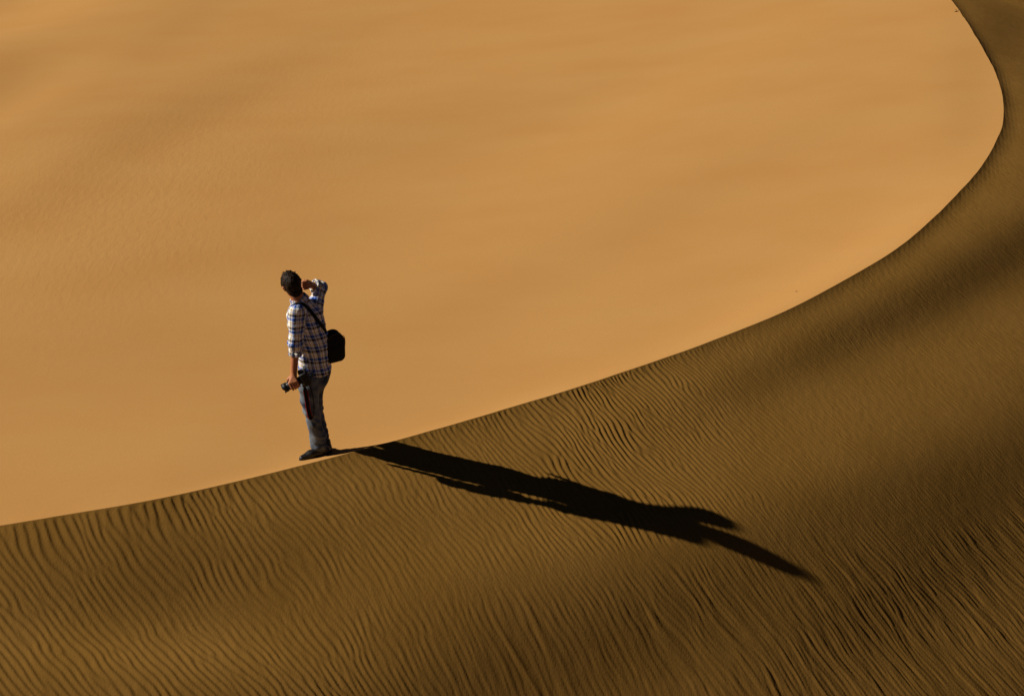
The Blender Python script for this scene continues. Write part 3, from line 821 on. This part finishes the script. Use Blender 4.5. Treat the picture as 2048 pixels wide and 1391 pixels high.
nax = Hc+Uh*-.06-J['neck']; nax /= np.linalg.norm(nax)
prof = [(.060, -.018), (.078, -.024), (.082, -.016), (.074, .010), (.067, .032), (.062, .036), (.058, .028), (.056, -.018)]
V_, F_, a1, a2 = ring_mesh(J['neck']+nax*.030, nax, prof, n=48, wob=.05, ell_=(1.05, 1.0))
collar_o = mesh_obj('collar', V_, F_, plaid, shirt_o, attrs={'cu': a1, 'cv': a2})

# ------------------------------------------------------------------ trousers
tr = Field((-.24, -.18, -.06), (.14, .30, 1.02), 0.0046)
tr.add(lambda x, y, z: torso.d(x, y, z, -.004), (-.25, -.2, torso.z[0]-.03), (.25, .32, 1.02), 0.0)
for rows in (legrowsL, legrowsR):
    tr.chain([at(*r[:3]) for r in rows], [r[3] for r in rows], .012)
def tr_fin(F, x, y, z):
    n = N2(x*12, y*12, z*16)*.006+N1(x*26, y*26, z*22+x*20)*.0045
    kn_ = np.exp(-((z-J['kneeL'][2])/.10)**2); n = n+kn_*.004*np.sin(z*90+x*70+N3(x*8, y*8, z*6)*3)
    st = np.exp(-((z-.13)/.10)**2); n = n+st*.006*np.sin(z*95+(x-y)*40+N3(x*10+5, y*10, z*8)*4)
    up = np.exp(-((z-.80)/.07)**2); n = n+up*.004*np.sin(z*70-(x+y)*60)
    F = F+n
    hemz = .040+ground_z(x, y)+.012*N1(x*14, y*14, 0*z)+np.where(y > .03, .03, 0)
    return np.maximum(np.maximum(F, hemz-z), z-.99)
tr.all(tr_fin)
Vt, Qt = tr.mesh(1)
trousers = mesh_obj('trousers', Vt, Qt, denim, person)
tag(trousers, 'faded grey-blue jeans')

# ------------------------------------------------------------------ shoes
def shoe(h_, d_, high):
    L_ = np.linalg.norm(d_); dn = d_/L_; sd_ = np.array([-dn[1], dn[0], 0])
    lo = np.minimum(h_, h_+d_)-.09; hi = np.maximum(h_, h_+d_)+.09; lo[2] = -.09; hi[2] = .22
    f = Field(lo, hi, .0032)
    f.cone(gz_(h_, .045), gz_(h_+dn*.06, .047), .041, .040, .02)
    f.cone(gz_(h_+dn*.06, .047), gz_(h_+dn*L_*.62, .035), .041, .040, .02)
    f.cone(gz_(h_+dn*L_*.62, .035), gz_(h_+dn*L_*1.0, .022), .040, .026, .02)
    f.cone(gz_(h_, .05), gz_(h_+dn*.012, high), .040, .036, .02)
    def fin(F, x, y, z):
        g = ground_z(x, y); F = np.maximum(F, g+.010-z)
        return np.maximum(F, z-(g+high+.012))+.001*N1(x*60, y*60, z*60)
    f.all(fin); V1, Q1 = f.mesh(1)
    o = mesh_obj('shoe', V1, Q1, blackc, person)
    f2 = Field(lo, hi, .0032)
    def sole_d(x, y, z):
        a, b = gz_(h_-dn*.004, .008), gz_(h_+dn*L_, .008)
        t = np.clip(((x-a[0])*dn[0]+(y-a[1])*dn[1])/L_, 0, 1)
        q = np.hypot(x-a[0]-dn[0]*L_*t, y-a[1]-dn[1]*L_*t)-(.041+.004*np.sin(t*math.pi)-.011*t**3)
        g = ground_z(x, y); return np.maximum(q, np.maximum(z-(g+.014), (g-.010)-z))
    f2.add(sole_d, lo, hi, 0); V2, Q2 = f2.mesh(1)
    mesh_obj('sole', V2, Q2, solem, o)
shoe(hL, dL, .075); shoe(hR, dR, .115)

# ------------------------------------------------------------------ camera in the left hand
def empty(name, loc, label, cat):
    e = bpy.data.objects.new(name, None); COL.objects.link(e); e.location = list(map(float, loc)); e.empty_display_size = .1
    tag(e, label, cat); bpy.context.view_layer.update(); return e
def child(o, parent):
    o.parent = parent; o.matrix_parent_inverse = parent.matrix_world.inverted(); return o
def frame_box(c, ex, ey, ez, hx, hy, hz, bev):
    bm = bmesh.new(); bmesh.ops.create_cube(bm, size=2.0)
    for v in bm.verts: v.co = Vector((v.co.x*hx, v.co.y*hy, v.co.z*hz))
    if bev: bmesh.ops.bevel(bm, geom=list(bm.edges), offset=bev, segments=3, affect='EDGES', profile=.5)
    for v in bm.verts: v.co = Vector((c+ex*v.co.x+ey*v.co.y+ez*v.co.z).tolist())
    bm.verts.index_update()
    V_ = np.array([v.co[:] for v in bm.verts]); F_ = [[v.index for v in f.verts] for f in bm.faces]; bm.free(); return V_, F_
def join(*parts):
    V_, F_ = [], []; n = 0
    for v, f in parts:
        V_.append(v); F_ += [[i+n for i in q] for q in f]; n += len(v)
    return np.concatenate(V_), F_
def lathe(c, ax, prof, n=36, e_hint=(0, 0, 1)):
    ax = ax/np.linalg.norm(ax); e1 = np.cross(ax, np.array(e_hint, float)); e1 /= np.linalg.norm(e1); e2 = np.cross(ax, e1); V_, F_ = [], []
    m = len(prof)
    for i in range(n):
        a = 2*math.pi*i/n
        for r, h in prof: V_.append(c+(e1*math.cos(a)+e2*math.sin(a))*r+ax*h)
    for i in range(n):
        for j in range(m-1): F_.append((i*m+j, ((i+1) % n)*m+j, ((i+1) % n)*m+j+1, i*m+j+1))
    F_.append([i*m for i in range(n)][::-1]); F_.append([i*m+m-1 for i in range(n)])
    return np.array(V_), F_
cam_t = empty('photo_camera', lensA, 'black camera with a long lens held low in the man\'s hand, its strap hanging', 'camera')
# body: wide along B1xAX plane, the lens leaves its front along AX
bx_ = B2; by_ = B1
parts = [frame_box(lensA-AX*.020, by_, bx_, AX, .050, .062, .034, .012), frame_box(lensA-AX*.008+bx_*.066, by_, bx_, AX, .024, .016, .022, .008),
         frame_box(lensA+AX*.016-bx_*.052+by_*.0, by_, bx_, AX, .036, .014, .018, .009)]
cb = child(mesh_obj('camera_body', *join(*parts), camm), cam_t)
V_, F_ = frame_box(lensA-AX*.0548, by_, bx_, AX, .030, .038, .0015, 0); child(mesh_obj('screen', V_, F_, glass, smooth=False), cam_t)
LL = float(np.linalg.norm(lensB-lensA))
V_, F_ = lathe(lensA, AX, [(.0, .008), (.034, .008), (.034, .030), (.0325, .032), (.0345, .040), (.0355, .07), (.0335, .072), (.0335, .095), (.0365, .10), (.0365, LL-.045), (.033, LL-.04), (.033, LL-.03), (.0, LL-.03)])
ln_ = child(mesh_obj('lens', V_, F_, camm), cam_t)
def hood():
    n = 48; V_, F_ = [], []; c = lensA; e1, e2 = B1, B2
    for i in range(n):
        a = 2*math.pi*i/n; cut = .016*max(0, math.cos(2*a+.6))**3        # petal shaped rim
        for r, h in ((.036, LL-.045), (.040, LL-.042), (.0415, LL-cut), (.0385, LL-cut), (.034, LL-.036)):
            V_.append(c+(e1*math.cos(a)+e2*math.sin(a))*r+AX*h)
    for i in range(n):
        for j in range(5): F_.append((i*5+j, ((i+1) % n)*5+j, ((i+1) % n)*5+(j+1) % 5, i*5+(j+1) % 5))
    return np.array(V_), F_
hd = mesh_obj('lens_hood', *hood(), camm, ln_)
V_, F_ = lathe(lensA, AX, [(.0, LL-.034), (.028, LL-.032), (.022, LL-.027), (.010, LL-.0245), (.0, LL-.024)][1:]); mesh_obj('front_glass', V_, F_, glass, ln_)
def ribbon(pts, nrm, wid, th, taper=None):
    """flat band through pts; nrm: face normals; wid: half widths"""
    pts = np.array(pts, float); nrm = np.array(nrm, float); n = len(pts); V_, F_ = [], []
    for i in range(n):
        t = pts[min(i+1, n-1)]-pts[max(i-1, 0)]; t /= np.linalg.norm(t); nn = nrm[i]-t*(nrm[i]@t); nn /= np.linalg.norm(nn); s_ = np.cross(t, nn)
        w = wid[i] if hasattr(wid, '__len__') else wid
        for a, b in ((-1, -1), (1, -1), (1, 1), (-1, 1)): V_.append(pts[i]+s_*w*a+nn*th*b)
    for i in range(n-1):
        for j in range(4): F_.append((i*4+j, i*4+(j+1) % 4, i*4+4+(j+1) % 4, i*4+4+j))
    F_.append((3, 2, 1, 0)); F_.append(tuple(4*(n-1)+j for j in range(4)))
    return np.array(V_), F_
def spline(P, n=10):
    P = np.array(P, float); out = []
    for i in range(len(P)-1):
        p0, p1, p2, p3 = P[max(i-1, 0)], P[i], P[i+1], P[min(i+2, len(P)-1)]
        for k in range(n):
            t = k/n; out.append(.5*((2*p1)+(-p0+p2)*t+(2*p0-5*p1+4*p2-p3)*t*t+(-p0+3*p1-3*p2+p3)*t**3))
    out.append(P[-1]); return np.array(out)
sy = -.140
front = spline([at(607, 764, -.155), at(610, 778, -.150), at(613, 795, -.146), at(616, 815, -.142), at(620, 832, -.138), at(623, 838, -.136)])
backs = spline([at(623, 838, -.136), at(626, 832, -.134), at(628, 815, -.134), at(626, 795, -.134), at(621, 775, -.134), at(615, 762, -.134)])
nv = np.array([.35, -.9, .25]); 
wf = np.interp(np.linspace(0, 1, len(front)), [0, .12, .2, .9, 1], [.006, .008, .0165, .0165, .007])
st_ = child(mesh_obj('strap', *join(ribbon(front, [nv]*len(front), wf, .0014), ribbon(backs, [np.array([.8, -.5, 0])]*len(backs), .006, .0012)), bagm, smooth=False), cam_t)
sidev = np.cross((front[20]-front[5])/np.linalg.norm(front[20]-front[5]), nv); sidev /= np.linalg.norm(sidev)
m_ = slice(10, len(front)-5)
for sg in (-1, 1):
    e_ = front[m_]+sidev*sg*.0172; mesh_obj('edging', *ribbon(e_, [nv]*len(e_), .0024, .0022), redm, st_, smooth=False)
# pale maker's marks on the strap are too worn to read: a short grey woven line
# small metal strap lug
V_, F_ = lathe(lensA+by_*.036-bx_*.030+AX*.012, by_, [(.0, -.004), (.007, -.004), (.007, .010), (.0, .010)][0:4], 14); child(mesh_obj('strap_lug', V_, F_, greym), cam_t)

# ------------------------------------------------------------------ shoulder bag on the right hip, strap across the back
Bc = at(667, 690, .115)
bt = math.radians(28); bX = np.array([math.cos(bt), math.sin(bt), 0]); bY = np.array([-math.sin(bt), math.cos(bt), 0]); bZ = np.array([0.02, 0, 1.0])
bag = Field(Bc-.26, Bc+.26, .004)
def bag_d(x, y, z):
    dx, dy, dz = x-Bc[0], y-Bc[1], z-Bc[2]
    u = dx*bX[0]+dy*bX[1]; v = dx*bY[0]+dy*bY[1]; w = dz
    r = .045; hx = .088*(1-.08*(w/.15)); hz = .138
    # rounded top
    top = w > .04
    qx, qz = np.abs(u)-(hx-r), np.abs(w)-(hz-r)
    rt = .085; qx2, qz2 = np.abs(u)-(hx-rt), w-(hz-rt)
    flat = np.where(top, np.hypot(np.maximum(qx2, 0), np.maximum(qz2, 0))+np.minimum(np.maximum(qx2, qz2), 0)-rt,
                    np.hypot(np.maximum(qx, 0), np.maximum(qz, 0))+np.minimum(np.maximum(qx, qz), 0)-r)
    th = .052+.007*np.cos(w*14)
    a = flat+.020; b = np.abs(v)-th+.020
    return np.hypot(np.maximum(a, 0), np.maximum(b, 0))+np.minimum(np.maximum(a, b), 0)-.020+.0025*N1(x*22, y*22, z*22)
bag.add(bag_d, Bc-.26, Bc+.26, 0)
Vg, Qg = bag.mesh(1)
bag_t = empty('shoulder_bag', Bc-np.array([0, 0, .14]), 'black rounded bag hanging at the man\'s hip from a strap across his back', 'bag')
bag_o = child(mesh_obj('bag_body', Vg, Qg, bagm), bag_t)
def fl(u, v, w): return Bc+bX*u+bY*v+np.array([0, 0, w])
# piping round the face that looks at us, pocket, zip and a loose pull on the outer side
def rim(hx, hz, v, r=.0035, rt=.085, rb=.045):
    P = []
    for t in np.linspace(0, 1, 80, endpoint=False):
        a = 2*math.pi*t; c_, s_ = math.cos(a), math.sin(a); rr = rt if s_ > 0 else rb
        P.append(fl((hx-rr)*np.sign(c_)+rr*c_, v, (hz-rr)*np.sign(s_)+rr*s_))
    P = np.array(P); V_, F_ = [], []; n = len(P)
    for i in range(n):
        t = P[(i+1) % n]-P[i-1]; t /= np.linalg.norm(t); e = np.cross(t, bY)
        for k in range(6):
            b = 2*math.pi*k/6; V_.append(P[i]+e*math.cos(b)*r+bY*math.sin(b)*r)
    for i in range(n):
        for k in range(6): F_.append((i*6+k, ((i+1) % n)*6+k, ((i+1) % n)*6+(k+1) % 6, i*6+(k+1) % 6))
    return np.array(V_), F_
pipem = simple('brown_leather_trim', (.11, .060, .026), .6, .3)
mesh_obj('piping', *rim(.084, .133, -.047), pipem, bag_o); mesh_obj('piping', *rim(.084, .133, .047), pipem, bag_o)
V_, F_ = frame_box(fl(0, -.055, -.045), bX, bY, np.array([0, 0, 1.]), .062, .008, .065, .007); mesh_obj('pocket', V_, F_, bagm, bag_o)
V_, F_ = ribbon(spline([fl(.090, -.01, .085), fl(.101, -.012, .06), fl(.104, -.014, .02), fl(.101, -.014, -.02)]), [bX]*31, .004, .0012); child(mesh_obj('zip_pull', V_, F_, greym, smooth=False), bag_t)
bag_t.children[-1].data.materials[0] = simple('tan_cord', (.30, .20, .10), .8, .1)
def march(F, px, py, y0=-.6, y1=.6):
    prev = None
    for y_i in np.arange(y0, y1, .004):
        p = at(px, py, y_i); d = F.at(p)
        if d < .001: return p
    return at(px, py, .1)
def normal(F, p, e=.008):
    g = np.array([F.at(p+np.array(v))-F.at(p-np.array(v)) for v in ((e, 0, 0), (0, e, 0), (0, 0, e))]); return g/(np.linalg.norm(g)+1e-9)
sp_ = [(589, 607), (594, 605), (600, 604.5), (607, 607.5), (614, 613), (621, 621), (627.5, 629.5), (634, 638.5), (641, 647), (647, 654), (651, 661)]
P_, Nn = [], []
for q in sp_:
    p = march(shirt, *q); n_ = normal(shirt, p, .015); P_.append(p+n_*.005); Nn.append(n_)
P_ = spline(P_, 4); Nn = spline(Nn, 4)
for _ in range(3):
    P_[1:-1] = (P_[:-2]+2*P_[1:-1]+P_[2:])/4
tail = spline([P_[-1], at(654.5, 666, .10), fl(-.03, -.005, .138)], 5)[1:]
P2 = np.concatenate([P_, tail]); N2_ = np.concatenate([Nn, np.repeat(Nn[-1:], len(tail), 0)])
# over the shoulder and down the chest to the other end of the bag
chest = spline([P_[0], at(584, 609, .0)+np.array([0, 0, .0]), J['shL']+np.array([-.02, .12, .01]), at(601, 640, .205), at(632, 672, .26), fl(.03, .01, .139)], 8)[::-1]
strap2 = np.concatenate([chest[:-1], P2]); nn2 = np.concatenate([np.repeat(np.array([[-.4, .8, .3]]), len(chest)-1, 0), N2_])
child(mesh_obj('strap', *ribbon(P2, N2_, .0165, .0016), bagm), bag_t)
child(mesh_obj('strap', *ribbon(chest, [np.array([-.4, .8, .3])]*len(chest), .0165, .0016), bagm), bag_t)

for o_top in (person, cam_t, bag_t): o_top.location = Vector(o_top.location)+Vector(STAND.tolist())
# ------------------------------------------------------------------ small dry twigs on the sand
twm = simple('dry_twig', (0.12, 0.065, 0.025), .9, .1, noise=(60, (.06, .03, .012)))
def tube(P, r0, r1, k=6):
    P = np.array(P, float); V_, F_ = [], []; n = len(P)
    for i in range(n):
        t = P[min(i+1, n-1)]-P[max(i-1, 0)]; t /= np.linalg.norm(t); e1 = np.cross(t, [.3, .2, 1.]); e1 /= np.linalg.norm(e1); e2 = np.cross(t, e1); r = r0+(r1-r0)*i/(n-1)
        for j in range(k):
            a = 2*math.pi*j/k; V_.append(P[i]+(e1*math.cos(a)+e2*math.sin(a))*r)
    for i in range(n-1):
        for j in range(k): F_.append((i*k+j, i*k+(j+1) % k, (i+1)*k+(j+1) % k, (i+1)*k+j))
    F_.append(tuple(range(k))[::-1]); F_.append(tuple((n-1)*k+j for j in range(k))); return np.array(V_), F_
def twig(px, py, tips, r, label):
    b = on_lit(px, py); ps = []
    for dx, dy, dz in tips:
        e = b+np.array([dx, dy, dz]); m = (b+e)/2+np.array([.1*dz, 0, .25*abs(dx)])
        ps.append(tube(spline([b-np.array([0, 0, .01]), m, e], 5), r, r*.4))
    o = mesh_obj('twig', *join(*ps), twm); tag(o, label, 'twig')
twig(1915, 24, [(-.052, -.01, -.012), (-.035, .02, .030), (-.045, -.02, .012), (.012, .01, .030)], .0042, 'small dry brown twig at the crest edge, top right corner')
twig(1593, 584, [(-.012, 0, .018), (.010, .0, .015)], .0026, 'tiny dry sprig on the smooth sunlit sand just above the crest')
print('verts', len(Vb), len(Vs), len(Vt))
